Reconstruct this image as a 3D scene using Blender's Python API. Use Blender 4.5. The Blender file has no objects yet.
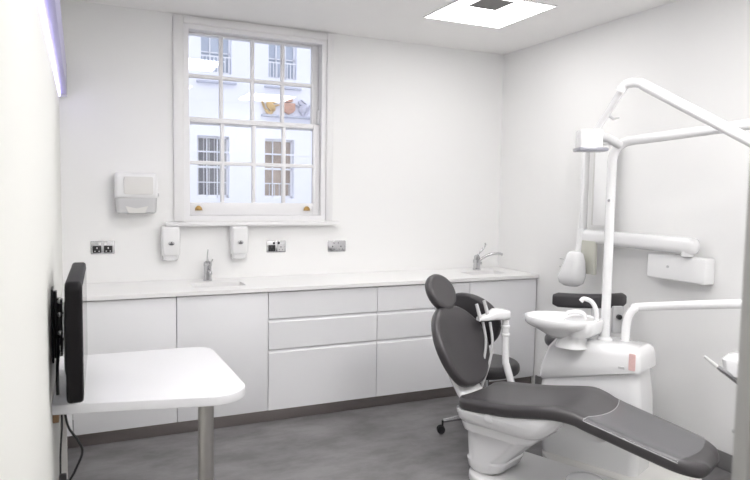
import bpy, bmesh, math, random
from mathutils import Vector, Matrix
random.seed(4)
C = bpy.context.scene.collection
PI = math.pi

# ------------------------------------------------------------------ materials
def mat(name, col, rough=.5, metal=0., spec=.5, coat=0., emis=None, estr=0., alpha=1., noise=0., nscale=8., bump=0., bscale=200., ior=1.45):
    m = bpy.data.materials.new(name); m.use_nodes = True
    nt = m.node_tree; b = nt.nodes['Principled BSDF']
    b.inputs['Base Color'].default_value = (*col, 1)
    b.inputs['Roughness'].default_value = rough
    b.inputs['Metallic'].default_value = metal
    b.inputs['Specular IOR Level'].default_value = spec
    b.inputs['Coat Weight'].default_value = coat
    b.inputs['Coat Roughness'].default_value = .08
    b.inputs['Alpha'].default_value = alpha
    b.inputs['IOR'].default_value = ior
    if emis:
        b.inputs['Emission Color'].default_value = (*emis, 1); b.inputs['Emission Strength'].default_value = estr
    tc = nt.nodes.new('ShaderNodeTexCoord')
    nz = nt.nodes.new('ShaderNodeTexNoise'); nz.inputs['Scale'].default_value = nscale; nz.inputs['Detail'].default_value = 5
    nt.links.new(tc.outputs['Object'], nz.inputs['Vector'])
    mx = nt.nodes.new('ShaderNodeMix'); mx.data_type = 'RGBA'
    n = noise
    mx.inputs[6].default_value = (*[c*(1-n) for c in col], 1); mx.inputs[7].default_value = (*[min(1, c*(1+n)) for c in col], 1)
    nt.links.new(nz.outputs['Fac'], mx.inputs[0]); nt.links.new(mx.outputs[2], b.inputs['Base Color'])
    if bump:
        n2 = nt.nodes.new('ShaderNodeTexNoise'); n2.inputs['Scale'].default_value = bscale; n2.inputs['Detail'].default_value = 3
        nt.links.new(tc.outputs['Object'], n2.inputs['Vector'])
        bp = nt.nodes.new('ShaderNodeBump'); bp.inputs['Strength'].default_value = bump; bp.inputs['Distance'].default_value = .002
        nt.links.new(n2.outputs['Fac'], bp.inputs['Height']); nt.links.new(bp.outputs['Normal'], b.inputs['Normal'])
    return m

WALL = mat('wall_paint', (.885, .883, .88), .6, noise=.004, nscale=2)
WALLL = mat('cream_wall_paint', (.80, .80, .765), .6)
CEIL = mat('ceiling_paint', (.94, .93, .925), .8, noise=.01)
TRIMW = mat('gloss_white_paint', (.84, .835, .84), .3)
SASH = mat('sash_paint', (.86, .855, .87), .35)
CAB = mat('cabinet_laminate', (.87, .87, .89), .3, noise=.004)
CARC = mat('cabinet_carcass', (.60, .60, .61), .5)
TOP = mat('worktop_solid_surface', (.89, .885, .88), .35)
PLINTH = mat('brushed_plinth', (.30, .27, .265), .38, metal=.75, noise=.08, nscale=6)
SKIRT = mat('grey_vinyl_skirting', (.20, .195, .20), .5)
PLAST = mat('white_plastic', (.85, .85, .855), .28, coat=.3)
SHELL = mat('chair_shell_white', (.84, .84, .85), .22, coat=.5)
BASEG = mat('base_plate_white', (.78, .775, .78), .35)
SKIRTW = mat('warm_white_shell', (.72, .71, .69), .35)
GREYP = mat('light_grey_plastic', (.56, .56, .57), .4)
BEIGE = mat('beige_grey_panel', (.55, .55, .49), .45)
BLACK = mat('black_plastic', (.02, .02, .022), .3)
MONB = mat('monitor_casing', (.006, .005, .006), .5, spec=.25)
SCREEN = mat('screen_gloss', (.015, .015, .018), .1)
LEATHER = mat('charcoal_vinyl', (.056, .052, .055), .33, spec=.8, noise=.08, nscale=5, bump=.12, bscale=260)
LEATH2 = mat('stool_vinyl', (.045, .042, .046), .36, noise=.05, bump=.1, bscale=260)
CHROME = mat('chrome', (.56, .56, .575), .17, metal=1.)
STEEL = mat('brushed_steel', (.50, .485, .465), .32, metal=1., noise=.05, nscale=30)
JAMB = mat('door_frame_steel', (.42, .415, .41), .45, metal=.4)
DESK = mat('desk_laminate', (.80, .80, .82), .35)
WOOD = mat('brown_batten', (.30, .18, .10), .5, noise=.2, nscale=20)
BRASS = mat('aged_brass', (.42, .27, .10), .4, metal=.8)
HOSE = mat('grey_hose', (.60, .60, .61), .45)
REDL = mat('pink_label', (.80, .55, .53), .5, noise=.12, nscale=90)
DARKL = mat('dark_print', (.10, .10, .11), .5)
FACADE = mat('facade_render', (.80, .815, .90), .8, noise=.02, nscale=3)
FACW = mat('facade_joinery', (.84, .85, .90), .5)
ROOMD = mat('facade_window_interior', (.13, .13, .155), .3, noise=.25, nscale=2)
ROOMB = mat('facade_window_warm_interior', (.36, .29, .24), .25, noise=.5, nscale=2.5)
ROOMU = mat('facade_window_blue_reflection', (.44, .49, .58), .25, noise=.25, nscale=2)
BLINDM = mat('facade_blind', (.52, .52, .55), .6)
LEDGE = mat('facade_ledge_grey', (.48, .50, .60), .7)
GOLD = mat('emblem_gold', (.60, .42, .20), .5, noise=.3, nscale=9)
REDE = mat('emblem_red', (.52, .31, .24), .5, noise=.35, nscale=9)
PALEE = mat('emblem_pale', (.52, .52, .62), .5, noise=.35, nscale=9)
PAVE = mat('pavement', (.42, .42, .43), .8, noise=.1)
def lampm(e): return mat('lamp_diffuser', (.9, .9, .9), .5, emis=(1, .985, .97), estr=e)
LEDM = mat('violet_led', (.9, .9, .95), .5, emis=(.62, .56, 1.), estr=3.5)
LEDP = mat('violet_white_panel', (.42, .40, .62), .3)
LENS = mat('smoked_lens', (.30, .30, .34), .12)
GREYD = mat('unlit_diffuser', (.20, .195, .19), .6)

def floor_mat():
    m = mat('grey_vinyl_floor', (.16, .155, .16), .48, bump=.15, bscale=120)
    nt = m.node_tree; b = nt.nodes['Principled BSDF']
    tc = nt.nodes.new('ShaderNodeTexCoord')
    n1 = nt.nodes.new('ShaderNodeTexNoise'); n1.inputs['Scale'].default_value = 2.6; n1.inputs['Detail'].default_value = 9; n1.inputs['Roughness'].default_value = .66
    mp = nt.nodes.new('ShaderNodeMapping'); mp.inputs['Scale'].default_value = (1, 1.8, 1)
    nt.links.new(tc.outputs['Object'], mp.inputs[0]); nt.links.new(mp.outputs[0], n1.inputs['Vector'])
    cr = nt.nodes.new('ShaderNodeValToRGB')
    cr.color_ramp.elements[0].position = .38; cr.color_ramp.elements[0].color = (.152, .146, .149, 1)
    cr.color_ramp.elements[1].position = .63; cr.color_ramp.elements[1].color = (.245, .237, .242, 1)
    nt.links.new(n1.outputs['Fac'], cr.inputs[0]); nt.links.new(cr.outputs[0], b.inputs['Base Color'])
    return m
FLOOR = floor_mat()

def glass_mat(name, tint, gl=1.0, rough=0.0, base=.0):
    m = bpy.data.materials.new(name); m.use_nodes = True; nt = m.node_tree
    nt.nodes.clear()
    out = nt.nodes.new('ShaderNodeOutputMaterial'); mix = nt.nodes.new('ShaderNodeMixShader')
    tr = nt.nodes.new('ShaderNodeBsdfTransparent'); tr.inputs[0].default_value = (*tint, 1)
    g = nt.nodes.new('ShaderNodeBsdfGlossy'); g.inputs['Roughness'].default_value = rough; g.inputs[0].default_value = (1, 1, 1, 1)
    fr = nt.nodes.new('ShaderNodeFresnel'); fr.inputs[0].default_value = 1.5
    ma = nt.nodes.new('ShaderNodeMath'); ma.operation = 'MULTIPLY_ADD'; ma.inputs[1].default_value = gl; ma.inputs[2].default_value = base
    nt.links.new(fr.outputs[0], ma.inputs[0]); nt.links.new(ma.outputs[0], mix.inputs[0])
    nt.links.new(tr.outputs[0], mix.inputs[1]); nt.links.new(g.outputs[0], mix.inputs[2]); nt.links.new(mix.outputs[0], out.inputs[0])
    return m
GLASS = glass_mat('window_glass', (.97, .98, 1.), 1.0)
def clear_plastic():
    m = bpy.data.materials.new('clear_plastic_cover'); m.use_nodes = True; nt = m.node_tree; nt.nodes.clear()
    out = nt.nodes.new('ShaderNodeOutputMaterial'); mix = nt.nodes.new('ShaderNodeMixShader')
    tr = nt.nodes.new('ShaderNodeBsdfTransparent')
    p = nt.nodes.new('ShaderNodeBsdfPrincipled'); p.inputs['Base Color'].default_value = (.50, .50, .53, 1); p.inputs['Roughness'].default_value = .13
    tc = nt.nodes.new('ShaderNodeTexCoord'); nz = nt.nodes.new('ShaderNodeTexNoise'); nz.inputs['Scale'].default_value = 7; nz.inputs['Detail'].default_value = 2
    nt.links.new(tc.outputs['Object'], nz.inputs['Vector'])
    bp = nt.nodes.new('ShaderNodeBump'); bp.inputs['Strength'].default_value = .35; bp.inputs['Distance'].default_value = .006
    nt.links.new(nz.outputs['Fac'], bp.inputs['Height']); nt.links.new(bp.outputs['Normal'], p.inputs['Normal'])
    mix.inputs[0].default_value = .2
    nt.links.new(tr.outputs[0], mix.inputs[1]); nt.links.new(p.outputs[0], mix.inputs[2]); nt.links.new(mix.outputs[0], out.inputs[0])
    return m
CLEAR = clear_plastic()
def frosted():
    m = mat('frosted_plastic', (.72, .72, .73), .3, alpha=.85); return m
FROST = frosted()

# ------------------------------------------------------------------ geometry
def smooth(pts, n=6, closed=False):
    P = [Vector(p) for p in pts]; out = []
    if len(P) < 3: return P
    for i in range(len(P)-1):
        p0 = P[i-1] if i > 0 else P[0]*2-P[1]
        p1, p2 = P[i], P[i+1]
        p3 = P[i+2] if i+2 < len(P) else P[-1]*2-P[-2]
        for k in range(n):
            t = k/n
            out.append(.5*((2*p1)+(p2-p0)*t+(2*p0-5*p1+4*p2-p3)*t*t+(3*p1-p0-3*p2+p3)*t**3))
    out.append(P[-1]); return out

def rrect(w, h, r, n=5):
    """rounded rectangle outline, centred"""
    o = []
    r = min(r, w/2-1e-5, h/2-1e-5)
    for cx, cy, a0 in ((w/2-r, h/2-r, 0), (-w/2+r, h/2-r, PI/2), (-w/2+r, -h/2+r, PI), (w/2-r, -h/2+r, 3*PI/2)):
        for i in range(n+1):
            a = a0+PI/2*i/n; o.append((cx+r*math.cos(a), cy+r*math.sin(a)))
    return o

class G:
    def __init__(s): s.v = []; s.f = []
    def add(s, v, f, M=None):
        k = len(s.v)
        s.v += [tuple(M @ Vector(p)) if M else tuple(p) for p in v]
        s.f += [tuple(i+k for i in q) for q in f]; return s
    def box(s, c, d, bev=0., M=None, seg=2):
        b = bmesh.new(); bmesh.ops.create_cube(b, size=1)
        for v in b.verts: v.co = Vector((v.co.x*d[0], v.co.y*d[1], v.co.z*d[2]))
        if bev: bmesh.ops.bevel(b, geom=b.edges[:], offset=min(bev, min(d)*.49), segments=seg, profile=.5, affect='EDGES')
        b.verts.index_update()
        vs = [v.co+Vector(c) for v in b.verts]; fs = [tuple(v.index for v in f.verts) for f in b.faces]
        b.free(); return s.add(vs, fs, M)
    def bb(s, x0, x1, y0, y1, z0, z1, bev=0., M=None):
        return s.box(((x0+x1)/2, (y0+y1)/2, (z0+z1)/2), (x1-x0, y1-y0, z1-z0), bev, M)
    def loft(s, rings, cap=True, M=None):
        n = len(rings[0]); v = [p for r in rings for p in r]; f = []
        for i in range(len(rings)-1):
            for j in range(n):
                a, b = i*n+j, i*n+(j+1) % n; f.append((a, b, b+n, a+n))
        if cap: f.append(tuple(range(n))[::-1]); f.append(tuple(range((len(rings)-1)*n, len(rings)*n)))
        return s.add(v, f, M)
    def tube(s, pts, r, n=12, M=None, flat=1.):
        P = [Vector(p) for p in pts]; R = r if isinstance(r, (list, tuple)) else [r]*len(P)
        if len(R) != len(P): R = [R[0]+(R[-1]-R[0])*i/(len(P)-1) for i in range(len(P))]
        rings = []; t0 = (P[1]-P[0]).normalized(); u = t0.orthogonal().normalized()
        for i, p in enumerate(P):
            t = (P[min(i+1, len(P)-1)]-P[max(i-1, 0)]).normalized()
            u = (u-t*u.dot(t)).normalized(); w = t.cross(u)
            rings.append([p+(u*math.cos(2*PI*k/n)+w*math.sin(2*PI*k/n)*flat)*R[i] for k in range(n)])
        return s.loft(rings, True, M)
    def lathe(s, prof, n=24, M=None):
        """prof [(r,z)] bottom to top about local z"""
        rings = [[(max(r, 1e-4)*math.cos(2*PI*k/n), max(r, 1e-4)*math.sin(2*PI*k/n), z) for k in range(n)] for r, z in prof]
        return s.loft(rings, True, M)
    def prism(s, outline, h0, h1, bev=0., M=None, seg=3):
        """outline in xy, extruded h0..h1 with rounded top & bottom edges"""
        cx = sum(p[0] for p in outline)/len(outline); cy = sum(p[1] for p in outline)/len(outline)
        def off(d):
            o = []; n = len(outline)
            for i in range(n):
                a, b, c = Vector(outline[i-1]), Vector(outline[i]), Vector(outline[(i+1) % n])
                t = (c-a); 
                if t.length < 1e-9: o.append(tuple(b)); continue
                t.normalize(); nn = Vector((-t.y, t.x)); o.append((b.x+nn.x*d, b.y+nn.y*d))
            return o
        rings = []
        if bev:
            for i in range(seg+1):
                a = PI/2*i/seg; q = off(bev*(1-math.sin(a))); rings.append([(x, y, h0+bev*(1-math.cos(a))) for x, y in q])
            for i in range(seg+1):
                a = PI/2*(1-i/seg); q = off(bev*(1-math.sin(a))); rings.append([(x, y, h1-bev*(1-math.cos(a))) for x, y in q])
        else: rings = [[(x, y, h0) for x, y in outline], [(x, y, h1) for x, y in outline]]
        return s.loft(rings, True, M)
    def pad(s, outline, th, r, crown=0., M=None, fmap=None, seg=5):
        """upholstered pad: outline (u,v) -> rounded slab, local z 0..th, with a crowned top"""
        cx = sum(p[0] for p in outline)/len(outline); cy = sum(p[1] for p in outline)/len(outline)
        R = max(math.hypot(p[0]-cx, p[1]-cy) for p in outline)
        def ring(k, z): return [(cx+(x-cx)*k, cy+(y-cy)*k, z) for x, y in outline]
        rings = [ring(.02, 0), ring(.5, 0)]
        for i in range(seg+1):
            a = PI/2*i/seg; rings.append(ring(1-r/R*(1-math.sin(a)), r*(1-math.cos(a))))
        for i in range(seg+1):
            a = PI/2*(1-i/seg); rings.append(ring(1-r/R*(1-math.sin(a)), th-r+r*math.cos(a)))
        for k in (.85, .68, .5, .3, .12, .02): rings.append(ring(k*(1-r/R), th+crown*(1-k*k)))
        if fmap: rings = [[fmap(*p) for p in q] for q in rings]
        return s.loft(rings, True, M)
    def holes(s, X, Z, y0, y1, hs, M=None):
        """slab over x,z ranges, thickness y0..y1, rectangular holes hs (x0,x1,z0,z1)"""
        xs = sorted({X[0], X[1], *[h[0] for h in hs], *[h[1] for h in hs]})
        zs = sorted({Z[0], Z[1], *[h[2] for h in hs], *[h[3] for h in hs]})
        def solid(i, j):
            if i < 0 or j < 0 or i >= len(xs)-1 or j >= len(zs)-1: return False
            a = (xs[i]+xs[i+1])/2; b = (zs[j]+zs[j+1])/2
            return not any(h[0] < a < h[1] and h[2] < b < h[3] for h in hs)
        v = []; f = []; idx = {}
        def V(x, y, z):
            k = (round(x, 5), round(y, 5), round(z, 5))
            if k not in idx: idx[k] = len(v); v.append((x, y, z))
            return idx[k]
        for i in range(len(xs)-1):
            for j in range(len(zs)-1):
                if not solid(i, j): continue
                a, b, c, d = xs[i], xs[i+1], zs[j], zs[j+1]
                f.append((V(a, y0, c), V(b, y0, c), V(b, y0, d), V(a, y0, d)))
                f.append((V(a, y1, d), V(b, y1, d), V(b, y1, c), V(a, y1, c)))
                if not solid(i-1, j): f.append((V(a, y0, c), V(a, y0, d), V(a, y1, d), V(a, y1, c)))
                if not solid(i+1, j): f.append((V(b, y0, d), V(b, y0, c), V(b, y1, c), V(b, y1, d)))
                if not solid(i, j-1): f.append((V(b, y0, c), V(a, y0, c), V(a, y1, c), V(b, y1, c)))
                if not solid(i, j+1): f.append((V(a, y0, d), V(b, y0, d), V(b, y1, d), V(a, y1, d)))
        return s.add(v, f, M)
    def make(s, name, m, parent=None, ang=35, label=None):
        me = bpy.data.meshes.new(name); me.from_pydata(s.v, [], s.f); me.validate()
        b = bmesh.new(); b.from_mesh(me); bmesh.ops.recalc_face_normals(b, faces=b.faces[:]); b.to_mesh(me); b.free()
        me.polygons.foreach_set('use_smooth', [True]*len(me.polygons)); me.set_sharp_from_angle(angle=math.radians(ang))
        me.materials.append(m); o = bpy.data.objects.new(name, me); C.objects.link(o)
        if parent: o.parent = parent
        if label: o['label'] = label
        return o

def tag(o, label, cat, group=None, kind=None):
    o['label'] = label; o['category'] = cat
    if group: o['group'] = group
    if kind: o['kind'] = kind
    return o
def thing(name, label, cat, loc=(0, 0, 0), rz=0., group=None):
    o = bpy.data.objects.new(name, None); C.objects.link(o); o.empty_display_size = .1
    o.location = loc; o.rotation_euler = (0, 0, rz); return tag(o, label, cat, group)
def struct(o): o['kind'] = 'structure'; return o
def copy_tree(o, parent=None):
    c = o.copy(); C.objects.link(c); c.parent = parent
    for ch in list(o.children): copy_tree(ch, c)
    return c
def T(x, y, z): return Matrix.Translation((x, y, z))
def RX(a): return Matrix.Rotation(a, 4, 'X')
def RY(a): return Matrix.Rotation(a, 4, 'Y')
def RZ(a): return Matrix.Rotation(a, 4, 'Z')

# ------------------------------------------------------------------ room
W, H = 3.38, 2.70
YF = -4.0                     # partition with the doorway we look through
struct(G().bb(-.15, W+.15, -6.2, .25, -.12, 0).make('floor', FLOOR))
struct(G().bb(-.15, W+.15, -6.2, .25, H, H+.12).make('ceiling', CEIL))
struct(G().bb(-.15, 0, -6.2, .25, 0, H).make('wall_left', WALLL))
struct(G().bb(W, W+.15, -6.2, .25, 0, H).make('wall_right', WALL))
WX0, WX1, WZ0, WZ1 = .76, 1.79, 1.315, 2.64
struct(G().holes((0, W), (0, H), 0, .25, [(WX0, WX1, WZ0, WZ1)]).make('wall_back', WALL))
struct(G().bb(-.15, W+.15, -6.35, -6.2, 0, H).make('wall_corridor_end', WALL))
struct(G().holes((0, W), (0, H), YF-.16, YF, [(0, .945, 0, 2.15)]).make('wall_front', WALL))
struct(G().bb(.9315, .95, YF-.010, YF+.012, 0, 2.13, .003).make('door_frame_right', JAMB))
# skirting
struct(G().bb(W-.012, W, -3.99, -.56, 0, .10, .004).make('baseboard_right', SKIRT))
struct(G().bb(0, .012, -3.99, -.56, 0, .10, .004).make('baseboard_left', SKIRT))

# ------------------------------------------------------------------ window
wn = G()
yf = .035
wn.bb(WX0, WX0+.035, -.005, .2, WZ0, WZ1); wn.bb(WX1-.035, WX1, -.005, .2, WZ0, WZ1)
wn.bb(WX0+.035, WX1-.035, -.005, .2, WZ1-.03, WZ1); wn.bb(WX0+.035, WX1-.035, -.005, .2, WZ0, WZ0+.03)
win = struct(wn.make('window_1', SASH))
# architrave
ar = G()
ar.bb(.69, .76, -.022, 0, 1.305, 2.685, .006); ar.bb(1.79, 1.845, -.022, 0, 1.305, 2.685, .006)
ar.bb(.76, 1.79, -.022, 0, 2.64, 2.685, .006)
struct(ar.make('trim_1', TRIMW))
struct(G().bb(.63, 1.885, -.075, 0, 1.275, 1.303, .006).make('trim_2', TRIMW))
GX0, GX1 = .806, 1.703
ZM0, ZM1 = 1.985, 2.02          # meeting rail
def sash(name, y, x0, x1, z0, z1, gz0, gz1, rows):
    g = G()
    g.bb(x0, GX0, y-.02, y+.02, z0, z1, .004); g.bb(GX1, x1, y-.02, y+.02, z0, z1, .004)
    g.bb(GX0, GX1, y-.02, y+.02, z0, gz0, .004); g.bb(GX0, GX1, y-.02, y+.02, gz1, z1, .004)
    for k in (1, 2, 3):
        x = GX0+(GX1-GX0)*k/4; g.bb(x-.013, x+.013, y-.019, y+.019, gz0, gz1, .005)
    for k in range(1, rows):
        z = gz0+(gz1-gz0)*k/rows; g.bb(GX0, GX1, y-.018, y+.018, z-.013, z+.013, .005)
    o = g.make(name, SASH, win)
    G().bb(GX0, GX1, y+.002, y+.006, gz0, gz1).make('pane', GLASS, o)
    return o
lo = sash('lower_sash', .05, WX0+.036, WX1-.036, WZ0+.032, 2.02, 1.435, 1.99, 2)
up = sash('upper_sash', .092, WX0+.036, WX1-.036, 1.98, WZ1-.032, 2.03, 2.602-.005, 2)
for x in (.862, 1.655):
    g = G(); M = T(x, .028, 1.392)
    g.prism([(.026, -.012), (.022, .006), (.008, .02), (-.008, .02), (-.022, .006), (-.026, -.012)], -.004, .006, .002, M @ RX(PI/2))
    g.tube(smooth([(-.016, -.004, -.006), (-.012, -.026, -.004), (.012, -.026, -.004), (.016, -.004, -.006)], 4), .0045, 8, M)
    g.make('sash_lift', BRASS, lo)
G().bb(WX1-.05, WX1-.036, .035, .072, 2.03, 2.13, .004).make('pulley_stile', SASH, win)

# ------------------------------------------------------------------ outside
bl = thing('townhouse', 'pale lilac rendered townhouse facade seen across the street through the window', 'building', (0, 13, -1))
FH = [(2.98, 3.82), (4.80, 5.64), (6.62, 7.46), (1.16, 2.00), (-.66, .18)]
ho = [(a, b, 2.32, 3.96) for a, b in FH]+[(a+.10, b+.06, 5.62, 7.9) for a, b in FH]
G().holes((-5, 13), (0, 9.5), 0, .5, ho).make('wall', FACADE, bl)
G().bb(-5, 13, -.015, 0, 3.52, 3.56).make('string_course', FACADE, bl)
for i, (a, b) in enumerate(FH):
    for lvl, (z0, z1) in enumerate(((2.32, 3.96), (5.62, 7.9))):
        if lvl: a, b = a+.10, b+.06
        g = G(); y0 = .20
        g.bb(a, a+.035, y0, y0+.06, z0, z1); g.bb(b-.035, b, y0, y0+.06, z0, z1)
        g.bb(a, b, y0, y0+.06, z0, z0+.07); g.bb(a, b, y0, y0+.06, z1-.05, z1)
        for k in (1, 2): x = a+(b-a)*k/3; g.bb(x-.014, x+.014, y0, y0+.05, z0, z1)
        for k in (1, 2, 3): z = z0+(z1-z0)*k/4; h = .028 if k == 2 else .014; g.bb(a, b, y0, y0+.05, z-h, z+h)
        f = g.make('window_frame', FACW, bl)
        G().bb(a, b, y0+.07, y0+.09, z0, z1).make('pane', (ROOMB if i == 1 else ROOMD) if lvl == 0 else ROOMU, f)
        if lvl == 0:
            s = G()
            for k in range(6):
                x = a+.06+(b-a-.12)*k/5
                s.bb(x-.014, x+.014, y0+.055, y0+.066, z0+.06, z0+(z1-z0)*(.97 if i != 1 else .25))
            s.make('blind', BLINDM, f)
        else:
            s = G(); 
            for k in range(8):
                x = a+.06+(b-a-.12)*k/7; s.bb(x-.01, x+.01, .06, .08, z0, z0+.45)
            s.bb(a, b, .055, .085, z0+.43, z0+.46)
            s.make('window_railing', FACW, bl)
            G().bb(a-.12, b+.12, -.10, 0, z0-.27, z0-.22).make('ledge', LEDGE, bl)
# painted coat of arms on a stone shelf
em = thing('relief_emblem', 'gilded lion, shield and pale unicorn relief mounted on the facade opposite', 'emblem', (4.95, 12.98, 3.62))
em.scale = (1.05, 1, .56)
def ell(cx, cz, a, b, n=16, rot=0):
    return [(cx+a*math.cos(t)*math.cos(rot)-b*math.sin(t)*math.sin(rot), cz+a*math.cos(t)*math.sin(rot)+b*math.sin(t)*math.cos(rot)) for t in [2*PI*k/n for k in range(n)]]
MX = RX(PI/2)
li = G()
for q in (ell(0, .40, .11, .26, rot=.25), ell(.08, .66, .10, .11), ell(.14, .46, .12, .04, rot=.5), ell(.02, .14, .05, .17, rot=-.3), ell(-.10, .14, .05, .14, rot=.3), ell(-.2, .45, .03, .22, rot=.2)):
    li.prism(q, 0, .07, .02, MX)
li.make('lion', GOLD, em)
sh = G(); sh.prism([(.30, .62), (.30, .30), (.36, .16), (.48, .06), (.60, .16), (.66, .30), (.66, .62)], 0, .08, .02, MX)
sh.prism(ell(.48, .74, .12, .09), 0, .08, .02, MX); sh.prism([(.38, .70), (.40, .86), (.45, .78), (.48, .88), (.51, .78), (.56, .86), (.58, .70)], 0, .06, .01, MX)
sh.make('shield', REDE, em)
un = G()
for q in (ell(.88, .40, .10, .24, rot=-.25), ell(.80, .66, .05, .12, rot=.3), ell(.90, .72, .13, .02, rot=2.2), ell(.76, .50, .12, .03, rot=-.5), ell(.86, .14, .04, .16, rot=.3), ell(.98, .14, .04, .15, rot=-.3), ell(1.06, .45, .03, .2, rot=-.2)):
    un.prism(q, 0, .07, .015, MX)
un.make('unicorn', PALEE, em)
G().bb(-.25, 1.15, -.16, .02, -.10, 0, .01).make('shelf', LEDGE, em)
G().bb(-8, 16, .3, 13.6, -1.12, -1.0).make('ground', PAVE)['kind'] = 'structure'

# ------------------------------------------------------------------ cabinets and worktop
CF = -.54
XS = [.05, .634, 1.208, 1.988, 2.749, W-.01]
DZ0, DZ1 = .085, .872
g = G(); g.holes((0.002, W-.005), (-.56, 0-.002), .872+.003, .90, [(.76, 1.10, -.40, -.20), (2.86, 3.20, -.40, -.20)], M=Matrix(((1, 0, 0, 0), (0, 0, 1, 0), (0, 1, 0, 0), (0, 0, 0, 1))))
wt = g.make('worktop', TOP); tag(wt, 'long white solid surface worktop running over the cabinets along the window wall', 'worktop')
for x0, x1 in ((.76, 1.10), (2.86, 3.20)):
    g = G(); y0, y1, z0 = -.40, -.20, .80
    g.bb(x0, x1, y0, y1, z0-.01, z0); g.bb(x0-.01, x0, y0, y1, z0, .874); g.bb(x1, x1+.01, y0, y1, z0, .874)
    g.bb(x0-.01, x1+.01, y0-.01, y0, z0, .874); g.bb(x0-.01, x1+.01, y1, y1+.01, z0, .874)
    g.make('sink_basin', TOP, wt)
    G().lathe([(.02, 0), (.022, .002), (.015, .004)], 16, T((x0+x1)/2, (y0+y1)/2, z0)).make('drain', CHROME, wt)
tag(G().bb(.003, W-.005, -.505, -.49, 0, .083, .002).make('plinth', PLINTH), 'brownish brushed metal plinth strip under the white cabinets', 'plinth')
G_ = 'white handleless base cabinets under the worktop'
def carcass(x0, x1, par):
    g = G(); a, b = x0+.002, x1-.002
    g.bb(a, a+.018, -.52, -.02, .09, .870); g.bb(b-.018, b, -.52, -.02, .09, .870)
    g.bb(a+.018, b-.018, -.52, -.02, .09, .108); g.bb(a+.018, b-.018, -.03, -.02, .108, .870)
    g.make('body', CARC, par)
def door(x0, x1, z0, z1, par, name='door'):
    G().bb(x0+.002, x1-.002, CF, CF+.018, z0, z1, .0025).make(name, CAB, par)
def unit(x0, x1, kind, label):
    u = thing('base_cabinet', label, 'cabinet', ((x0+x1)/2, 0, 0), 0, G_); 
    dx = (x0+x1)/2; a, b = x0-dx, x1-dx
    carcass(a, b, u)
    if kind == 'door': door(a, b, DZ0, .868, u)
    else:
        for z0, z1 in ((DZ0, .488), (.4905, .691), (.6935, .868)):
            g = G(); lip = .024 if z1 < .8 else .002
            g.bb(a+.002, b-.002, CF, CF+.018, z0, z1-lip)
            # sloping finger-pull lip along the top edge
            q = [(a+.002, CF, z1-lip), (a+.002, CF+.018, z1), (a+.002, CF+.018, z1-lip)]
            p = [(b-.002, y, z) for _, y, z in q]
            g.add(q+p, [(0, 1, 2), (5, 4, 3), (0, 3, 4, 1), (1, 4, 5, 2), (2, 5, 3, 0)])
            g.make('drawer', CAB, u)
    return u
tag(G().bb(.002, .048, CF+.002, CF+.02, DZ0, .862, .002).make('filler_panel', CAB), 'narrow white filler strip between left wall and first cabinet', 'panel')
unit(XS[0], XS[1], 'door', 'white one door base cabinet at the left end, behind the desk and monitor')
unit(XS[1], XS[2], 'door', 'white one door base cabinet between left cabinet and drawers, below the slim tap')
unit(XS[2], XS[3], 'drawers', 'white three drawer base cabinet left of the two drawer units')
unit(XS[3], XS[4], 'drawers', 'white three drawer base cabinet partly behind the dental chair backrest')
unit(XS[4], XS[5], 'door', 'white one door base cabinet at right end beneath the lever tap')

# taps
t = thing('basin_tap', 'small chrome mixer tap with thin upright lever on the worktop below window', 'tap', (.90, -.10, .9005))
g = G(); g.lathe([(.030, 0), (.030, .01), (.026, .014), (.025, .10), (.028, .105), (.027, .125), (.014, .135)], 20)
g.tube(smooth([(0, -.01, .06), (0, -.06, .075), (0, -.10, .07), (0, -.105, .055)], 5), .011, 12); g.make('body', CHROME, t)
G().tube([(0, 0, .13), (-.002, .004, .165), (.004, .006, .215)], [.007, .0045, .003], 10).make('lever', CHROME, t)
G().tube(smooth([(0, -.012, .115), (.018, -.02, .125), (.03, -.022, .15)], 4), .005, 8).make('handle', CHROME, t)
t = thing('lever_tap', 'chrome tap with long elbow lever and raised spout on worktop right end', 'tap', (3.075, -.135, .9005))
g = G(); g.lathe([(.032, 0), (.032, .012), (.027, .016), (.027, .055), (.031, .06), (.031, .085), (.024, .09), (.024, .115), (.012, .124)], 20)
g.tube([(.018, 0, .055), (.045, 0, .055)], .012, 12)
g.make('body', CHROME, t)
G().tube(smooth([(.01, -.005, .075), (.07, -.03, .115), (.12, -.05, .135), (.17, -.07, .137), (.195, -.08, .128)], 5), [.0115]*21, 12).make('spout', CHROME, t)
G().tube(smooth([(0, 0, .115), (.03, -.005, .15), (.06, -.01, .185), (.072, -.012, .205), (.068, -.012, .222)], 5), [.0075]*21, 10).make('lever', CHROME, t)

# sockets
def socket(x, z, dark, label):
    s = thing('wall_socket', label, 'socket', (x, 0, z), 0, 'double wall sockets above the worktop')
    G().prism(rrect(.146, .086, .006), 0.0005, .006, .002, RX(PI/2)).make('face_plate', CHROME, s)
    for sx in (-1, 1):
        if dark:
            g = G(); c = sx*.034
            g.bb(c-.026, c+.026, -.0085, -.0062, -.034, .012, .001); g.make('socket_insert', BLACK if dark > 1 or sx < 0 else GREYP, s)
        h = G(); c = sx*.034
        h.bb(c-.003, c+.003, -.0095, -.006, -.008, .002); h.bb(c-.016, c-.009, -.0095, -.006, -.026, -.021); h.bb(c+.009, c+.016, -.0095, -.006, -.026, -.021)
        h.make('pin_hole', PLAST if dark > 1 else DARKL, s)
        G().bb(sx*.018-.007, sx*.018+.007, -.011, -.0062, .018, .034, .001).make('switch', PLAST if dark > 1 else (BLACK if dark else CHROME), s)
    for sx in (-1, 1): G().lathe([(.003, 0), (.003, .001), (.001, .0015)], 10, T(sx*.066, -.0062, 0) @ RX(PI/2)).make('screw', CHROME, s)
    return s
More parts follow.
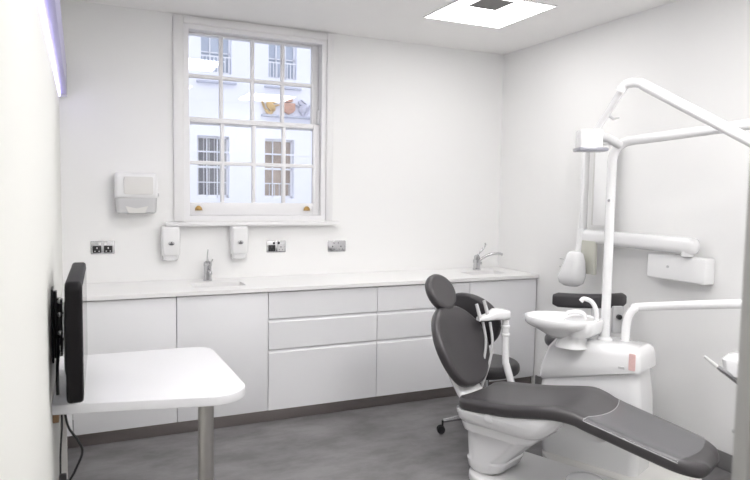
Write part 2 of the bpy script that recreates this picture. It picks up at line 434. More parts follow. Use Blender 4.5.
socket(.239, 1.135, 2, 'chrome double wall socket with black inserts under the paper towel dispenser')
socket(1.412, 1.117, 1, 'chrome double wall socket between right soap dispenser and the plain socket')
socket(1.887, 1.111, 0, 'plain satin chrome double wall socket, furthest right below window sill end')

# soap dispensers
def soap(x, label):
    s = thing('soap_dispenser', label, 'dispenser', (x, 0, 1.045), 0, 'soap dispensers under the window sill')
    g = G()
    rings = []
    for z, w, y0, d in ((0.032, .110, 0, .082), (.042, .117, 0, .09), (.15, .124, 0, .098), (.215, .120, 0, .092), (.228, .112, 0, .08)):
        rings.append([(px, -d/2+py-.0005, z) for px, py in rrect(w, d, .022)])
    g.loft(rings); g.make('housing', PLAST, s)
    g = G(); rings = []
    for z, w, d in ((-.004, .085, .06), (.004, .098, .07), (.031, .104, .076)):
        rings.append([(px, -d/2+py-.0005, z) for px, py in rrect(w, d, .02)])
    g.loft(rings); g.make('push_bar', SHELL, s)
    g = G(); g.prism(ell(0, 0, .021, .015), .094, .100, .001, T(0, 0, .115) @ RX(PI/2)); g.make('badge', GREYP, s)
    g = G(); g.prism(ell(0, -.004, .015, .006), .1005, .102, 0, T(0, 0, .115) @ RX(PI/2)); g.prism(ell(0, .007, .004, .004), .1005, .102, 0, T(0, 0, .115) @ RX(PI/2)); g.make('emblem', DARKL, s)
    return s
soap(.662, 'white wall soap dispenser nearer the towel dispenser, at left end of the window sill')
soap(1.128, 'white wall soap dispenser right of the slim tap, under middle of the window sill')

# paper towel dispenser
s = thing('towel_dispenser', 'white paper towel dispenser with frosted lower half on wall left of window', 'dispenser', (.445, 0, 1.36))
g = G(); rings = [[(px, -d/2+py-.0005, z) for px, py in rrect(w, d, .025)] for z, w, d in ((.105, .262, .11), (.12, .266, .118), (.245, .262, .112), (.262, .256, .10), (.268, .24, .085))]
g.loft(rings); g.make('housing', PLAST, s)
G().prism(rrect(.18, .115, .012), .118, .123, .002, T(.012, 0, .185) @ RX(PI/2)).make('cover_panel', SKIRTW, s)
g = G(); rings = [[(px, -d/2+py-.0005, z) for px, py in rrect(w, d, .03)] for z, w, d in ((0, .22, .08), (.012, .25, .10), (.104, .26, .108))]
g.loft(rings); g.make('towel_window', FROST, s)
g = G(); g.prism([(-.05, .0), (.05, .0), (.07, .045), (.0, .03), (-.07, .045)], .1095, .112, 0, T(0, 0, .006) @ RX(PI/2)); g.make('towel_slot', SKIRTW, s)
G().box((.137, -.06, .125), (.014, .02, .022), .004).make('lock_button', GREYP, s)

# ------------------------------------------------------------------ ceiling panels, wall light
def panel(x, y, label, e, quad=False):
    LAMP = lampm(e)
    p = thing('ceiling_light', label, 'ceiling light', (x, y, H), 0, 'square recessed light panels')
    g = G(); g.bb(-.305, .305, -.305, -.297, -.008, .0); g.bb(-.305, .305, .297, .305, -.008, .0); g.bb(-.305, -.297, -.297, .297, -.008, .0); g.bb(.297, .305, -.297, .297, -.008, .0)
    g.make('frame', PLAST, p)
    if quad:
        g = G(); g.holes((-.297, .297), (-.297, .297), -.006, -.001, [(-.19, .02, -.26, -.055)], Matrix(((1, 0, 0, 0), (0, 0, 1, 0), (0, 1, 0, 0), (0, 0, 0, 1)))); g.make('diffuser', LAMP, p)
        G().bb(-.19, .02, -.26, -.055, -.008, -.001).make('unlit_diffuser', GREYD, p, label='dark grey unlit square in the panel')
    else: G().bb(-.297, .297, -.297, .297, -.006, -.001).make('diffuser', LAMP, p)
    return p
panel(2.515, -1.02, 'square ceiling light with a dark grey square in it, above the dental chair', 7.0, True)
panel(1.03, -1.53, 'square ceiling light seen only as a reflection in the upper left window pane', 9.5)
panel(2.28, -3.3, 'square ceiling light seen only as a reflection in the middle window panes', 22)
panel(1.0, -3.1, 'square ceiling light above the doorway end of the room, out of the frame', 11)
panel(1.0, -4.75, 'unseen square fill light added in the corridor nearest the doorway, out of the frame', 8)  # unseen fill panel, added to light the near left wall and door frame
panel(1.0, -5.6, 'unseen square fill light added at the far end of the corridor behind the doorway', 8)  # extra unseen panel, added to send more frontal light through the doorway
l = thing('wall_light', 'slim violet-white strip light fixed high along the left wall', 'wall light', (0, -1.95, 2.095))
G().bb(.0005, .045, -1.9, 1.9, .012, .20, .004).make('housing', LEDP, l)
G().bb(.002, .009, -1.88, 1.88, -.004, .011).make('diffuser', LEDM, l, label='glowing violet white strip')
G().bb(.0005, .047, 1.90, 1.915, -.004, .20, .002).make('end_cap', GREYP, l, label='grey end cap')

# ------------------------------------------------------------------ desk and monitor
dk = thing('desk', 'white wall-side desk with rounded corners on one steel leg', 'desk', (0, -1.7, 0))
def deskout():
    pts = [(.001, -.29), (.001, .46)]
    # far right corner then near right corner, in desk coordinates (y + 1.7)
    def arc(cx, cy, r, a0, a1, n=10): return [(cx+r*math.cos(a0+(a1-a0)*i/n), cy+r*math.sin(a0+(a1-a0)*i/n)) for i in range(n+1)]
    far = arc(.70-.10, .36-.10+.06, .10, PI/2, 0)
    near = arc(.712-.14, -.42+.14, .14, 0, -PI/2)
    return [(.001, .44)]+far+near+[(.001, -.30)]
DO = deskout()[::-1]
G().prism(DO, .692, .73, .004, None).make('desk_top', DESK, dk)
g = G(); g.lathe([(.030, 0), (.030, .688)], 24, T(.545, -.345, 0)); g.make('leg', STEEL, dk)
G().lathe([(.045, 0), (.045, .006), (.031, .012)], 24, T(.545, -.345, .0)).make('foot', STEEL, dk)
G().bb(.001, .022, -.28, .40, .655, .691, .002).make('batten', WOOD, dk, label='brown wooden wall batten')
tag(G().bb(.013, .04, -1.62, -1.59, 0.0, .65, .004).make('cable_trunking', SKIRTW), 'cream vertical cable trunking on left wall under the desk', 'trunking')
tr = [(.035, -1.86, .69), (.05, -1.87, .60), (.085, -1.88, .54), (.098, -1.88, .49), (.07, -1.88, .42), (.045, -1.88, .36), (.04, -1.87, .2), (.05, -1.8, .006), (.1, -1.6, .006)]
tag(G().tube(smooth(tr, 8), .0045, 8).make('power_cable', BLACK), 'longer black cable looping out below the desk', 'cable')
tr = [(.03, -1.92, .685), (.03, -1.93, .62), (.025, -1.935, .55), (.022, -1.935, .44), (.022, -1.93, .012), (.03, -1.8, .006)]
tag(G().tube(smooth(tr, 8), .0035, 8).make('data_cable', BLACK), 'short black cable hanging close to the left wall under the desk', 'cable')
ad = G(); ad.bb(.012, .05, -2.0, -1.955, .37, .43, .008); ad.bb(.018, .044, -1.995, -1.96, .43, .455, .005)
tag(ad.make('power_adapter', BLACK), 'black power adapter block hanging at the left wall below the desk', 'adapter')

mo = thing('monitor', 'black wide monitor seen edge-on above the desk by left wall', 'monitor', (.098, -1.84, .989), 0)
mo.rotation_euler = (0, 0, -.03)
# local: x = thickness (screen faces +x), y = width, z = height
g = G(); g.prism(rrect(.68, .428, .035, 8), -.036, .018, .012, RY(PI/2) @ RZ(PI/2)); g.make('casing', MONB, mo)
g = G(); rings = []
for k, (a, b, x) in enumerate(((.56, .30, -.036), (.50, .25, -.044), (.30, .18, -.050))): rings.append([(x, py, pz) for py, pz in rrect(a, b, .04)])
g.loft(rings); g.make('back_cover', BLACK, mo)
G().bb(.018, .0195, -.31, .31, -.185, .192).make('screen', SCREEN, mo)
br = thing('monitor_bracket', 'black articulated bracket holding the monitor to the left wall', 'bracket', (0, -1.80, 1.0))
g = G(); g.bb(.0005, .008, -.10, .0, -.14, .14, .002); g.bb(.008, .02, -.07, -.03, -.13, .13, .004); g.make('wall_plate', BLACK, br)
g = G(); g.box((.025, -.05, .01), (.014, .05, .18), .003)
g.tube([(.02, -.06, .06), (.036, -.10, .05)], .007, 8); g.tube([(.02, -.06, -.06), (.036, -.10, -.05)], .007, 8); g.make('arm', BLACK, br)
g = G(); g.bb(.030, .038, -.12, .02, -.11, .09, .003); g.make('mounting_plate', BLACK, br)
for z in (-.10, -.02, .05, .1): G().lathe([(.009, -.012), (.009, .012), (.005, .014)], 10, T(.03, -.115, z) @ RX(PI/2)).make('knob', CHROME, br)
tag(G().tube(smooth([(.022, -1.93, .96), (.024, -1.96, .92), (.02, -1.95, .87), (.018, -1.93, .80), (.018, -1.925, .745)], 6), .006, 8).make('monitor_cable', BLACK), 'black cable drooping from the monitor bracket to the desk', 'cable')

# ------------------------------------------------------------------ dental chair (local x = towards the feet, y = far side)
TH = math.radians(67)
ch = thing('dental_chair', 'dental treatment chair in charcoal vinyl on a white pedestal', 'dental chair', (2.33, -2.16, 0), -TH)
def lerp(tab, s):
    if s <= tab[0][0]: return tab[0][1]
    for (a, x), (b, y) in zip(tab, tab[1:]):
        if s <= b: t = (s-a)/(b-a); t = t*t*(3-2*t) if False else t; return x+(y-x)*t
    return tab[-1][1]
def cat(tab, n=10):
    P = smooth([(a, b, 0) for a, b in tab], n); return [(p.x, p.y) for p in P]
ZT = cat([(-.60, .445), (-.50, .455), (-.40, .466), (-.25, .485), (-.10, .515), (0, .530), (.08, .522), (.13, .507), (.30, .472), (.54, .424), (.66, .398)])
HW = cat([(-.60, .22), (-.50, .235), (-.40, .245), (-.25, .25), (-.10, .25), (0, .243), (.10, .214), (.20, .205), (.35, .20), (.54, .19), (.60, .18), (.66, .165)])
def strip_pad(s0, s1, hw, zt, th, r, n=46, endr=.10, rear=.09, dz=0., grow=0., dish=.0, top_only=False):
    """long cushion following the profile zt(s) with half width hw(s)"""
    rings = []
    for i in range(n+1):
        u = .5-.5*math.cos(PI*i/n); s = s0+(s1-s0)*u
        e = 1.
        if s-s0 < rear and endr: e = math.sqrt(max(0, 1-(1-(s-s0)/rear)**2))
        if s1-s < endr and endr: e = min(e, math.sqrt(max(0, 1-(1-(s1-s)/endr)**2)))
        w = lerp(hw, s)+grow; z = lerp(zt, s)+dz; te = 1.
        er = r*1.2
        if endr:
            if s-s0 < er: te = math.sqrt(max(0, 1-(1-(s-s0)/er)**2))
            if s1-s < er: te = min(te, math.sqrt(max(0, 1-(1-(s1-s)/er)**2)))
        w = (w*(.45+.55*e) if s > 0 else w*(.62+.38*e)) if endr else w
        zc = z-th/2; h = th/2*max(te, .05); rr = min(r, h*.98)
        w2 = w - (r*(1-te))
        sec = []
        for cx, cz, a0 in ((w2-rr, h-rr, 0), (-w2+rr, h-rr, PI/2), (-w2+rr, -h+rr, PI), (w2-rr, -h+rr, 3*PI/2)):
            for k in range(6):
                a = a0+PI/2*k/5; sec.append((cx+rr*math.cos(a), cz+rr*math.sin(a)))
            if a0 == 0:
                for k in range(1, 8):
                    tt = w2-rr-(2*(w2-rr))*k/8; sec.append((tt, h-dish*(1-(tt/w2)**2)))
        rings.append([(s, y, zc+z2) for y, z2 in sec])
    return rings
G().loft(strip_pad(-.59, .635, HW, ZT, .068, .026, n=60, endr=.16, dish=.008)).make('seat', LEATHER, ch, 50)
# clear protective cover over the foot end
def cover_rings():
    rings = []
    n = 20
    for i in range(n+1):
        s = .13+(.54-.13)*i/n; w = lerp(HW, s)+.004; z = lerp(ZT, s)+.003
        top = []
        m = 16
        for k in range(m+1):
            a = -1+2*k/m
            y = (w-.008)*a
            # concave front edge, rounded foot edge
            bow = 0
            ss = s
            if i < 6: ss = s + .05*(1-a*a)*(1-i/6)
            if i > 14: ss = s + .035*(1-a*a)*((i-14)/6)
            zz = lerp(ZT, ss)+.004
            d = abs(a)
            drop = 0 if d < .86 else .010*((d-.86)/.14)**2
            top.append((ss, y, zz-drop))
        top = [(top[0][0], -w+.004, z-.016)]+top+[(top[-1][0], w-.004, z-.016)]
        rings.append(top)
    return rings
cr_ = cover_rings(); g = G(); n = len(cr_[0]); v = [p for r in cr_ for p in r]; f = []
for i in range(len(cr_)-1):
    for j in range(n-1): a = i*n+j; f.append((a, a+1, a+1+n, a+n))
g.add(v, f); g.make('foot_cover', CLEAR, ch, 60, 'glossy clear plastic foot cover')
g = G(); e0 = [Vector(p)+Vector((0, 0, .001)) for p in cr_[0]]; g.tube(e0, .0010, 6)
ee = [Vector(r[0])+Vector((0, -.001, 0)) for r in cr_]; g.tube(ee, .0014, 6)
ee = [Vector(r[-1])+Vector((0, .001, 0)) for r in cr_]; g.tube(ee, .0014, 6); g.make('cover_piping', HOSE, ch)
# backrest
def egg(w_low, w_up, h0, h1, n=40, p=2.25):
    o = []
    for k in range(n):
        a = 2*PI*k/n; c, s = math.cos(a), math.sin(a)
        x = abs(c)**(2/p)*math.copysign(1, c); y = abs(s)**(2/p)*math.copysign(1, s)
        hh = h1 if y > 0 else h0
        ww = (w_up if y > 0 else w_low)
        o.append((x*(w_low+(w_up-w_low)*(.5+.5*y)), y*hh))
    return o
rec = math.radians(27)
# back frame: local plane u = y (width), v = up along the back, normal towards the feet
bc = Vector((-.735, -.01, .652))
up_ = Vector((-math.sin(rec), 0, math.cos(rec))); nr = Vector((math.cos(rec), 0, math.sin(rec)))
def fr(c, u, v, nrm):
    M = Matrix.Identity(4)
    for i, a in enumerate((u, v, nrm)):
        for j in range(3): M[j][i] = a[j]
    for j in range(3): M[j][3] = c[j]
    return M
MB_ = fr(bc, Vector((0, 1, 0)), up_, nr)
def wrap(k): return lambda u, v, h: (u, v, h+k*u*u)
_h = [(q.x, q.y) for q in smooth([(0, .232, 0), (.085, .222, 0), (.165, .160, 0), (.218, .055, 0), (.216, -.05, 0), (.168, -.155, 0), (.095, -.222, 0), (0, -.238, 0)], 5)]
BO = _h+[(-x, y) for x, y in _h[-2:0:-1]]
G().pad(BO, .062, .026, .0, MB_, wrap(.7), 6).make('backrest', LEATHER, ch, 60)
G().pad(egg(.15, .155, .18, .16, 40), .04, .02, .0, MB_ @ T(0, 0, -.034), wrap(.7), 4).make('backrest_shell', SHELL, ch, 60, 'white moulded shell behind the backrest')
rh = math.radians(30)
uph = Vector((-math.sin(rh), 0, math.cos(rh))); nh = Vector((math.cos(rh), 0, math.sin(rh)))
hc = Vector((-.875, 0, .935))
MH = fr(hc, Vector((0, 1, 0)), uph, nh)
G().pad(egg(.108, .118, .115, .115, 40, 1.95), .06, .026, .0, MH, wrap(.5), 6).make('headrest', LEATHER, ch, 60)
g = G(); g.tube([hc-nh*.01, hc-nh*.03-uph*.06, bc+up_*.17-nr*.03], [.02, .018, .02], 12); g.make('headrest_bar', CHROME, ch)
# white neck linking backrest and seat
g = G(); rings = []
for p, wy, wx in ((Vector((-.74, 0, .56)), .08, .04), (Vector((-.69, 0, .49)), .09, .05), (Vector((-.63, 0, .42)), .10, .06), (Vector((-.53, 0, .34)), .12, .06)):
    rings.append([(p.x+a, b, p.z+a*.3) for a, b in rrect(wx, wy*2, .03)])
g.loft(rings); g.make('back_support', SHELL, ch, 50)
# seat shell and pedestal
def tiers(tab, r=.06):
    rings = []
    for z, s0, s1, t0, t1 in tab:
        rings.append([((s0+s1)/2+a, (t0+t1)/2+b, z) for a, b in rrect(s1-s0, t1-t0, r, 8)])
    return rings
_r = tiers([(.330, -.565, -.10, -.222, .21), (.345, -.578, -.08, -.232, .22), (.39, -.586, -.03, -.236, .224), (.42, -.586, .01, -.234, .222)], .07)
_r.append([(x*.985, y*.965, lerp(ZT, x)-.064) for x, y, z in _r[-1]])
_r[-2] = [(x, y, lerp(ZT, x)-.078) for x, y, z in _r[-2]]
G().loft(_r).make('seat_shell', SHELL, ch, 50)
G().loft(tiers([(.275, -.54, -.17, -.19, .18), (.282, -.555, -.15, -.208, .192), (.305, -.562, -.13, -.214, .2), (.329, -.565, -.105, -.218, .206)], .07)).make('collar', SHELL, ch, 50)
G().loft(tiers([(.053, -.54, -.36, -.16, .12), (.07, -.55, -.34, -.17, .13), (.115, -.555, -.32, -.178, .135), (.125, -.547, -.325, -.172, .13), (.276, -.545, -.18, -.195, .16)], .08)).make('pedestal', SHELL, ch, 50)
g = G(); g.lathe([(.026, 0), (.026, .003), (.022, .005), (.004, .006)], 20, T(-.36, -.234, .385) @ RX(PI/2)); g.make('pivot_cap', SHELL, ch)
g = G(); g.loft([[(x, y, z) for x, y in [(-.02+a, b) for a, b in rrect(.26, .24, .05)]] for z in (.33, .42)], M=T(.06, .03, .03)); g.make('leg_support', SHELL, ch, 50)
g = G(); g.prism([(a+.0, b+.03) for a, b in rrect(1.08, .50, .14, 8)], .002, .05, .012); g.make('base_plate', BASEG, ch, 50)
g = G(); g.lathe([(.10, 0), (.10, .02), (.085, .035), (.03, .045)], 28, T(.02, .10, .05)); g.make('base_cap', SHELL, ch)

# ------------------------------------------------------------------ cuspidor unit (chair-side water unit)
cu = thing('cuspidor_unit', 'white chair-side water unit with round spittoon bowl and tall white pole', 'cuspidor', (2.33, -2.16, 0), -TH)
def sect(z, s0, s1, t0, t1, r=.05): return [((s0+s1)/2+a, (t0+t1)/2+b, z) for a, b in rrect(s1-s0, t1-t0, r, 8)]
G().loft([sect(.0015, -.42, .44, .31, .79, .22), sect(.02, -.42, .44, .31, .79, .22), sect(.03, -.40, .42, .33, .77, .2)]).make('foot_plate', SKIRTW, cu, 40)
G().loft([sect(.031, -.40, .16, .40, .64), sect(.30, -.435, .17, .398, .645), sect(.44, -.415, .16, .40, .65), sect(.59, -.385, .142, .405, .64)]).make('lower_body', SHELL, cu, 40)
_u = [sect(.588, -.415, .13, .405, .65, .035), sect(.598, -.422, .16, .382, .665, .035), sect(.63, -.41, .16, .382, .665, .035), sect(.675, -.375, .155, .388, .66, .035), sect(.705, -.33, .145, .398, .65, .035), sect(.716, -.31, .125, .415, .635, .035)]
_u = [[(x, y, z-(.26*(.13-x) if x < .13 else 0)*max(0, 1-(z-.588)/.11)) for x, y, z in q] for q in _u]
G().loft(_u).make('upper_body', SHELL, cu, 50)
# bowl
bw = Vector((-.28, .37, .0))
g = G(); g.lathe([(.05, .715), (.075, .735), (.12, .765), (.150, .782), (.163, .795), (.168, .825), (.163, .833), (.155, .828), (.145, .805), (.10, .785), (.02, .78)], 40, T(bw.x, bw.y, .012) @ RZ(.35) @ Matrix.Diagonal((1.2, .95, 1, 1)))
g.make('bowl', SHELL, cu, 50)
g = G(); g.loft([[(bw.x+.06+x, bw.y+.03+y, z) for x, y in rrect(w, w, w*.4, 6)] for z, w in ((.68, .18), (.72, .15), (.765, .13))]); g.make('bowl_pedestal', SHELL, cu, 50)
g = G(); g.loft([[(bw.x+.115+x, bw.y+.045+y, z) for x, y in rrect(w_, .21, .06, 6)] for z, w_ in ((.748, .12), (.775, .17), (.830, .185), (.838, .175))]); g.make('bowl_shelf', SHELL, cu, 50)
G().tube(smooth([(bw.x+.11, bw.y+.07, .82), (bw.x+.11, bw.y+.06, .86), (bw.x+.08, bw.y+.04, .876), (bw.x+.03, bw.y+.02, .866)], 6), .013, 12).make('rinse_spout', SHELL, cu)
G().tube(smooth([(bw.x+.18, bw.y+.07, .81), (bw.x+.18, bw.y+.06, .89), (bw.x+.155, bw.y+.05, .94), (bw.x+.12, bw.y+.03, .955), (bw.x+.105, bw.y+.02, .94)], 6), .013, 12).make('cup_filler', SHELL, cu)
# pole, bending over at the top
inv = Matrix.Rotation(TH, 4, 'Z') @ Matrix.Translation((-2.33, 2.16, 0))
def L(x, y, z): return inv @ Vector((x, y, z))
pb = Vector((-.09, .535, .705))
pt = Vector((-.09, .535, 1.715))
end = L(3.011, -2.739, 1.885)
dirn = (end-Vector((-.09, .535, 1.81))).normalized()
pth = [pb, pb.lerp(pt, .5), pt]
a = []
for k in range(1, 9):
    q = k/8*PI/2; a.append(pt+Vector((0, 0, .11*math.sin(q)))+Vector((dirn.x, dirn.y, 0)).normalized()*.11*(1-math.cos(q)))
pth += a+[end]
G().tube(pth, [.0255]*3+[.0255]*len(a)+[.0255], 20).make('pole', SHELL, cu, 50)
G().lathe([(.042, .71), (.042, .722), (.029, .735)], 24, T(pb.x, pb.y, 0)).make('pole_collar', SHELL, cu)
G().lathe([(.008, 0), (.008, .003)], 12, T(-.09, .511, 1.5) @ RX(PI/2)).make('pole_screw', CHROME, cu)
G().prism(rrect(.035, .09, .006), 0, .002, 0, T(.125, .380, .655) @ RX(-.0) @ RX(PI/2)).make('safety_label', REDL, cu, label='pink printed warning label')
G().prism(rrect(.035, .012, .003), 0, .003, 0, T(.07, .3815, .615) @ RX(PI/2)).make('model_plate', GREYP, cu)

# operating light
ol = thing('operating_light', 'white operating light on jointed arms hanging from the overhead pole', 'lamp', (3.011, -2.739, 0), 0)
def D(x, y, z): return Vector((x-3.011, y+2.739, z))
e0 = D(3.008, -2.75, 1.67); el = D(2.568, -2.246, 2.07); e2 = D(2.541, -2.178, 2.068)
G().tube([D(3.011, -2.739, 1.85), e0+Vector((0, 0, -.03))], .026, 16).make('swivel_post', SHELL, ol)
dv = (el-e0).normalized()
G().tube([e0, e0+dv*.05, el-dv*.03, el], [.022, .026, .026, .024], 14).make('spring_arm', SHELL, ol)
G().tube(smooth([el, (el+e2)/2+Vector((0, 0, .006)), e2, e2+Vector((-.01, .02, -.03))], 4), .023, 14).make('elbow', SHELL, ol)
lh = D(2.505, -1.985, 1.835)
G().tube(smooth([e2, e2.lerp(lh, .35)+Vector((.01, 0, .0)), lh+Vector((.03, -.02, .03)), lh+Vector((.02, 0, 0))], 5), [.020]+[.017]*14+[.013], 12).make('forearm', SHELL, ol)
G().tube([e2.lerp(lh, .55)+Vector((.01, 0, 0)), e2.lerp(lh, .6)+Vector((.06, -.01, -.012)), e2.lerp(lh, .6)+Vector((.09, -.02, -.005))], [.007, .007, .004], 8).make('brake_lever', GREYP, ol)
MLH = T(*D(2.515, -1.975, 1.815)) @ RZ(-.45)
G().box((0, 0, 0), (.115, .11, .10), .012, MLH, 3).make('lamp_head', SHELL, ol, 50)
G().box((.01, 0, -.052), (.15, .13, .02), .008, MLH).make('lamp_lens', LENS, ol)
G().tube([MLH @ Vector((-.01, -.02, .03)), MLH @ Vector((.09, -.03, .005)), MLH @ Vector((.155, -.02, -.03))], [.024, .022, .02], 12).make('side_handle', GREYP, ol)

# lower horizontal arm with the instrument delivery unit
du = thing('delivery_unit', 'white instrument delivery unit at frame right, carried on bent white tube arm', 'dental unit', (2.95, -2.65, 0), 0)
def U(x, y, z): return Vector((x-2.95, y+2.65, z))
p0 = Vector((.0, .60, .705)); iv = inv.inverted()
w0 = iv @ p0
pt2 = [w0, w0+Vector((.005, 0, .10)), w0+Vector((.015, -.005, .15)), w0+Vector((.04, -.02, .19)), w0+Vector((.08, -.045, .205)), Vector((3.104, -2.469, 1.0)), Vector((3.12, -2.60, 1.005)), Vector((3.12, -2.66, .98)), Vector((3.12, -2.68, .90)), Vector((3.11, -2.69, .80))]
G().tube([inv @ Vector(p) for p in smooth(pt2, 6)], .024, 16).make('support_arm', SHELL, cu, 50)
G().loft([[(.155+x, -.06+y, z) for x, y in rrect(w, d, .06, 8)] for z, w, d in ((.655, .28, .38), (.675, .36, .46), (.745, .38, .48), (.77, .34, .44))]).make('tray', SHELL, du, 50)
for k, (px, py) in enumerate(((-.03, .09), (.0, -.06))):
    g = G(); b0 = Vector((px+.05, py, .64)); 
    G().tube([b0, b0+Vector((-.10, .03, .07)), b0+Vector((-.12, .036, .084))], [.014, .012, .008], 12).make('handpiece', CHROME, du)
    G().tube([b0+Vector((-.12, .036, .084)), b0+Vector((-.185, .055, .135))], [.009, .006], 10).make('handpiece_tip', PLAST, du)
G().tube(smooth([U(3.08, -2.62, .70), U(3.08, -2.60, .50), U(3.04, -2.45, .35), U(2.95, -2.2, .40)], 6)[:12], .01, 8).make('hose', HOSE, du)

# suction arm beside the backrest
sa = thing('suction_arm', 'white bent instrument arm holding suction handpieces beside chair backrest', 'instrument arm', (2.42, -1.72, 0), 0)
def S(x, y, z): return Vector((x-2.42, y+1.72, z))
def camray(px, py, depth):
    f = Vector((.41718902, .90583191, -.0736333)); r = Vector((.90867088, -.41721572, .01575645)); u = Vector((.01644827, .07348185, .99716091))
    return Vector((.1024, -4.5766, 1.5239))+depth*(f+r*((px-375)/643.39)-u*((py-240)/643.39))
SD = 3.74
A = camray(505.5, 320, SD); B = camray(505.5, 361, SD); Cc = camray(513, 388, SD); Dd = camray(522, 415, SD+.08)
G().tube([S(*p) for p in smooth([A, A.lerp(B, .5), B, B.lerp(Cc, .15)+Vector((0, 0, -.004)), Cc, Dd], 5)], .021, 16).make('post', SHELL, sa, 50)
for k in (.15, .35): 
    p = A.lerp(B, k); G().lathe([(.023, -.008), (.027, -.004), (.027, .004), (.023, .008)], 16, T(*S(*p))).make('joint_ring', PLAST, sa)
h0 = camray(507, 314, SD); h1 = camray(478, 319, SD-.05)
ax = (h1-h0); 
g = G(); rings = []
sdv = Vector((-ax.y, ax.x, 0)).normalized()
for t_, w_, ht, dz in ((-.06, .025, .012, 0), (0, .045, .026, 0), (.2, .048, .030, .006), (.45, .044, .030, .012), (.7, .034, .018, .002), (1., .024, .010, 0)):
    c_ = h0+ax*t_+Vector((0, 0, dz)); rings.append([S(*(c_+sdv*a_+Vector((0, 0, b_)))) for a_, b_ in rrect(w_*2, ht*2, min(ht*.8, .02), 5)])
g.loft(rings); g.make('holder', SHELL, sa, 50)
for (xa, ya), (xb, yb), dd in (((476.5, 304), (481, 321), 0), ((484, 300.5), (489, 319), .02)):
    G().tube([S(*camray(xa, ya, SD-.06+dd)), S(*camray(xb, yb, SD-.06+dd))], [.009, .012], 10).make('suction_handle', GREYP, sa)
for pts in ([(483, 322), (486, 342), (483, 365), (478, 382), (472, 396)], [(490, 322), (492.5, 344), (488.5, 366), (481, 388), (478, 398)]):
    G().tube([S(*p) for p in smooth([camray(a_, b_, SD-.04-.0*i) for i, (a_, b_) in enumerate(pts)], 6)], .008, 10).make('suction_hose', HOSE, sa)

# ------------------------------------------------------------------ stools
def stool(name, label, loc, rz, seat_z, back, off):
    s = thing(name, label, 'stool', loc, rz, 'wheeled stools around the dental chair')
    # local +x = back side
    o = [(.205*math.cos(2*PI*k/36), .205*math.sin(2*PI*k/36)) for k in range(36)]
    G().pad(o, .075, .032, .0, T(0, 0, seat_z-.075), None, 6).make('seat', LEATH2, s, 60)
    G().lathe([(.12, seat_z-.095), (.13, seat_z-.077)], 24).make('seat_plate', BLACK, s)
    G().lathe([(.028, .10), (.028, .26), (.016, .262), (.016, seat_z-.094)], 18).make('gas_column', CHROME, s)
    for k in range(5):
        a = 2*PI*k/5+math.radians(off)
        M = RZ(a)
        lg = G().tube([(.02, 0, .115), (.12, 0, .108), (.27, 0, .082)], [.022, .018, .013], 12, M).make('base_leg', CHROME, s)
        g = G(); g.tube([(.275, 0, .085), (.275, 0, .052)], .007, 8, M)
        for sy in (-1, 1): g.lathe([(.012, 0), (.024, .003), (.0265, .010), (.024, .017), (.010, .019)], 18, M @ T(.285, .004*sy, .0265) @ RX(-sy*PI/2))
        g.make('castor', BLACK, lg)
    G().tube(smooth([(.08, 0, seat_z-.088), (.20, 0, seat_z-.085), (.27, 0, seat_z-.05), (.265, 0, seat_z+.08), (back[2]+.05, 0, back[0])], 5), .014, 10).make('back_post', GREYP if back[1] == 'bar' else CHROME, s)
    if back[1] == 'round':
        f = fr(Vector((back[2]+.055, 0, back[0])), Vector((0, 1, 0)), Vector((.12, 0, 1)).normalized(), Vector((-1, 0, .12)).normalized())
        G().pad(egg(.215, .20, .18, .17, 36, 2.1), .055, .024, .0, f, wrap(1.1), 5).make('backrest', LEATH2, s, 60)
    else:
        P = []
        for k in range(17):
            a = -.62+1.24*k/16; P.append((.36*math.cos(a)-.36+back[2]+.05+.0, .40*math.sin(a), back[0]))
        rings = []
        for k, p in enumerate(P):
            a = -.62+1.24*k/16; nd = Vector((math.cos(a), math.sin(a), 0)); sc = 1 if 0 < k < 16 else .72
            rings.append([Vector(p)+nd*x*sc+Vector((0, 0, z*sc)) for x, z in rrect(.05, .092, .024, 5)])
        G().loft(rings).make('backrest', LEATH2, s, 60)
    return s
stool('operator_stool', 'black stool with rounded backrest between dental chair backrest and the drawers', (2.44, -1.23, 0), math.radians(200), .475, (.755, 'round', .19), 30.7)
s2 = stool('assistant_stool', 'black stool with curved arm-bar backrest behind the white water unit', (3.10, -1.30, 0), math.radians(250), .595, (.867, 'bar', .19), 2)
G().box((.285, .14, .76), (.03, .07, .17), .01).make('back_bracket', GREYP, s2)
G().lathe([(.016, 0), (.016, .02)], 12, T(.30, .14, .78) @ RY(PI/2)).make('knob', BLACK, s2)

# ------------------------------------------------------------------ right wall: x-ray unit
xr = thing('xray_unit', 'white wall mounted dental x-ray with folded arm and hanging head', 'x-ray unit', (W, -1.6, 1.1), 0)
def X(x, y, z): return Vector((x-W, y+1.6, z-1.1))
G().box(X(3.334, -1.885, 1.105), (.09, .405, .15), .012, None, 3).make('control_box', PLAST, xr, 50)
G().lathe([(.008, 0), (.008, .004)], 12, T(*X(3.288, -1.84, 1.11)) @ RY(-PI/2)).make('indicator', GREYP, xr)
g = G(); rings = []
for y, k in ((-2.03, .6), (-2.02, .9), (-1.99, 1), (-1.20, 1), (-1.13, .95)): rings.append([X(3.29+a*k, y, 1.245+b*k) for a, b in rrect(.08, .098, .038, 6)])
g.loft(rings); g.make('extension_arm', SHELL, xr, 50)
G().lathe([(.035, -.06), (.035, .0)], 20, T(*X(3.29, -1.97, 1.245))).make('arm_pivot', SHELL, xr)
G().bb(*[v for p in zip(X(3.25, -1.36, 1.325), X(3.33, -1.24, 1.86)) for v in p], .012).make('lower_link', PLAST, xr)
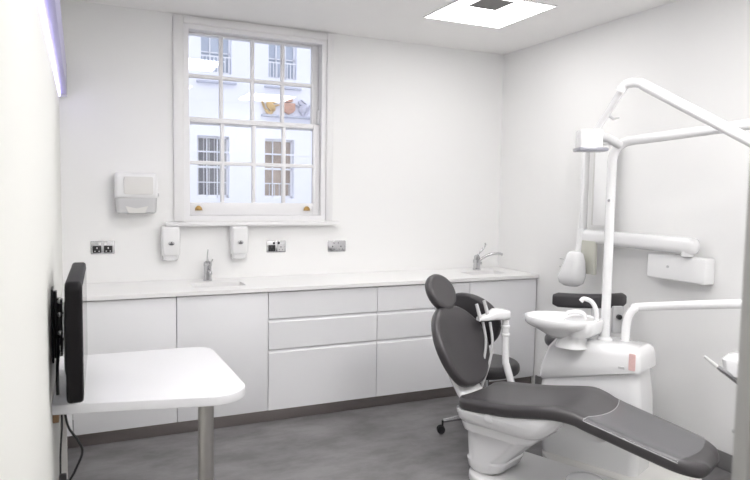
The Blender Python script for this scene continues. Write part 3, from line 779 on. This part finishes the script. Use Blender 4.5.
G().bb(*[v for p in zip(X(3.255, -1.238, 1.325), X(3.325, -1.222, 1.86)) for v in p], .012).make('link_cover', SKIRTW, xr)
G().bb(*[v for p in zip(X(3.25, -1.15, 1.20), X(3.30, -1.11, 1.86)) for v in p], .012).make('upper_link', SHELL, xr)
G().bb(*[v for p in zip(X(3.245, -1.37, 1.86), X(3.335, -1.09, 1.91)) for v in p], .015).make('arm_joint', PLAST, xr)
G().tube([X(3.27, -1.13, 1.30), X(3.27, -1.13, 1.20), X(3.25, -1.12, 1.12)], [.028, .03, .026], 14).make('yoke', SHELL, xr)
G().box(X(3.265, -1.20, 1.105), (.03, .15, .23), .008).make('control_plate', BEIGE, xr, label='beige grey control plate')
g = G(); rings = []
for z, w_, d_, yo in ((.905, .07, .10, .0), (.925, .12, .17, .0), (.97, .14, .20, 0), (1.02, .13, .165, -.02), (1.08, .11, .14, -.03), (1.13, .085, .11, -.03), (1.145, .05, .07, -.03)):
    rings.append([X(3.175+a, -1.145+yo+b, z) for a, b in rrect(w_, d_, min(w_, d_)*.42, 6)])
g.loft(rings); g.make('tube_head', SHELL, xr, 50)
g = G(); g.bb(*[v for p in zip(X(3.116, -1.13, 1.085), X(3.122, -1.09, 1.092)) for v in p], 0)
g.bb(*[v for p in zip(X(3.114, -1.10, 1.03), X(3.120, -1.092, 1.038)) for v in p], 0); g.make('marking', GREYP, xr)

# ------------------------------------------------------------------ light and camera
w = bpy.data.worlds.new('sky'); bpy.context.scene.world = w; w.use_nodes = True
bg = w.node_tree.nodes['Background']; bg.inputs[0].default_value = (.93, .945, 1., 1); bg.inputs[1].default_value = 1.2
def area(name, loc, rot, size, power, col=(1, 1, 1)):
    d = bpy.data.lights.new(name, 'AREA'); d.shape = 'RECTANGLE'; d.size, d.size_y = size; d.energy = power; d.color = col
    o = bpy.data.objects.new(name, d); C.objects.link(o); o.location = loc; o.rotation_euler = rot; return o

cam = bpy.data.cameras.new('camera'); co = bpy.data.objects.new('camera', cam); C.objects.link(co)
f = Vector((.41718902, .90583191, -.0736333)); r = Vector((.90867088, -.41721572, .01575645)); u = Vector((.01644827, .07348185, .99716091))
M = Matrix.Identity(4)
for j in range(3): M[j][0] = r[j]; M[j][1] = u[j]; M[j][2] = -f[j]
M[0][3], M[1][3], M[2][3] = .1024, -4.5766, 1.5239
co.matrix_world = M
cam.sensor_width = 36; cam.lens = 643.39/750*36; cam.clip_start = .02
cam.dof.use_dof = True; cam.dof.focus_distance = 4.0; cam.dof.aperture_fstop = 5.0
sc = bpy.context.scene; sc.camera = co
sc.view_settings.view_transform = 'Standard'; sc.view_settings.look = 'None'; sc.view_settings.gamma = 1
sc.view_settings.exposure = 0.42
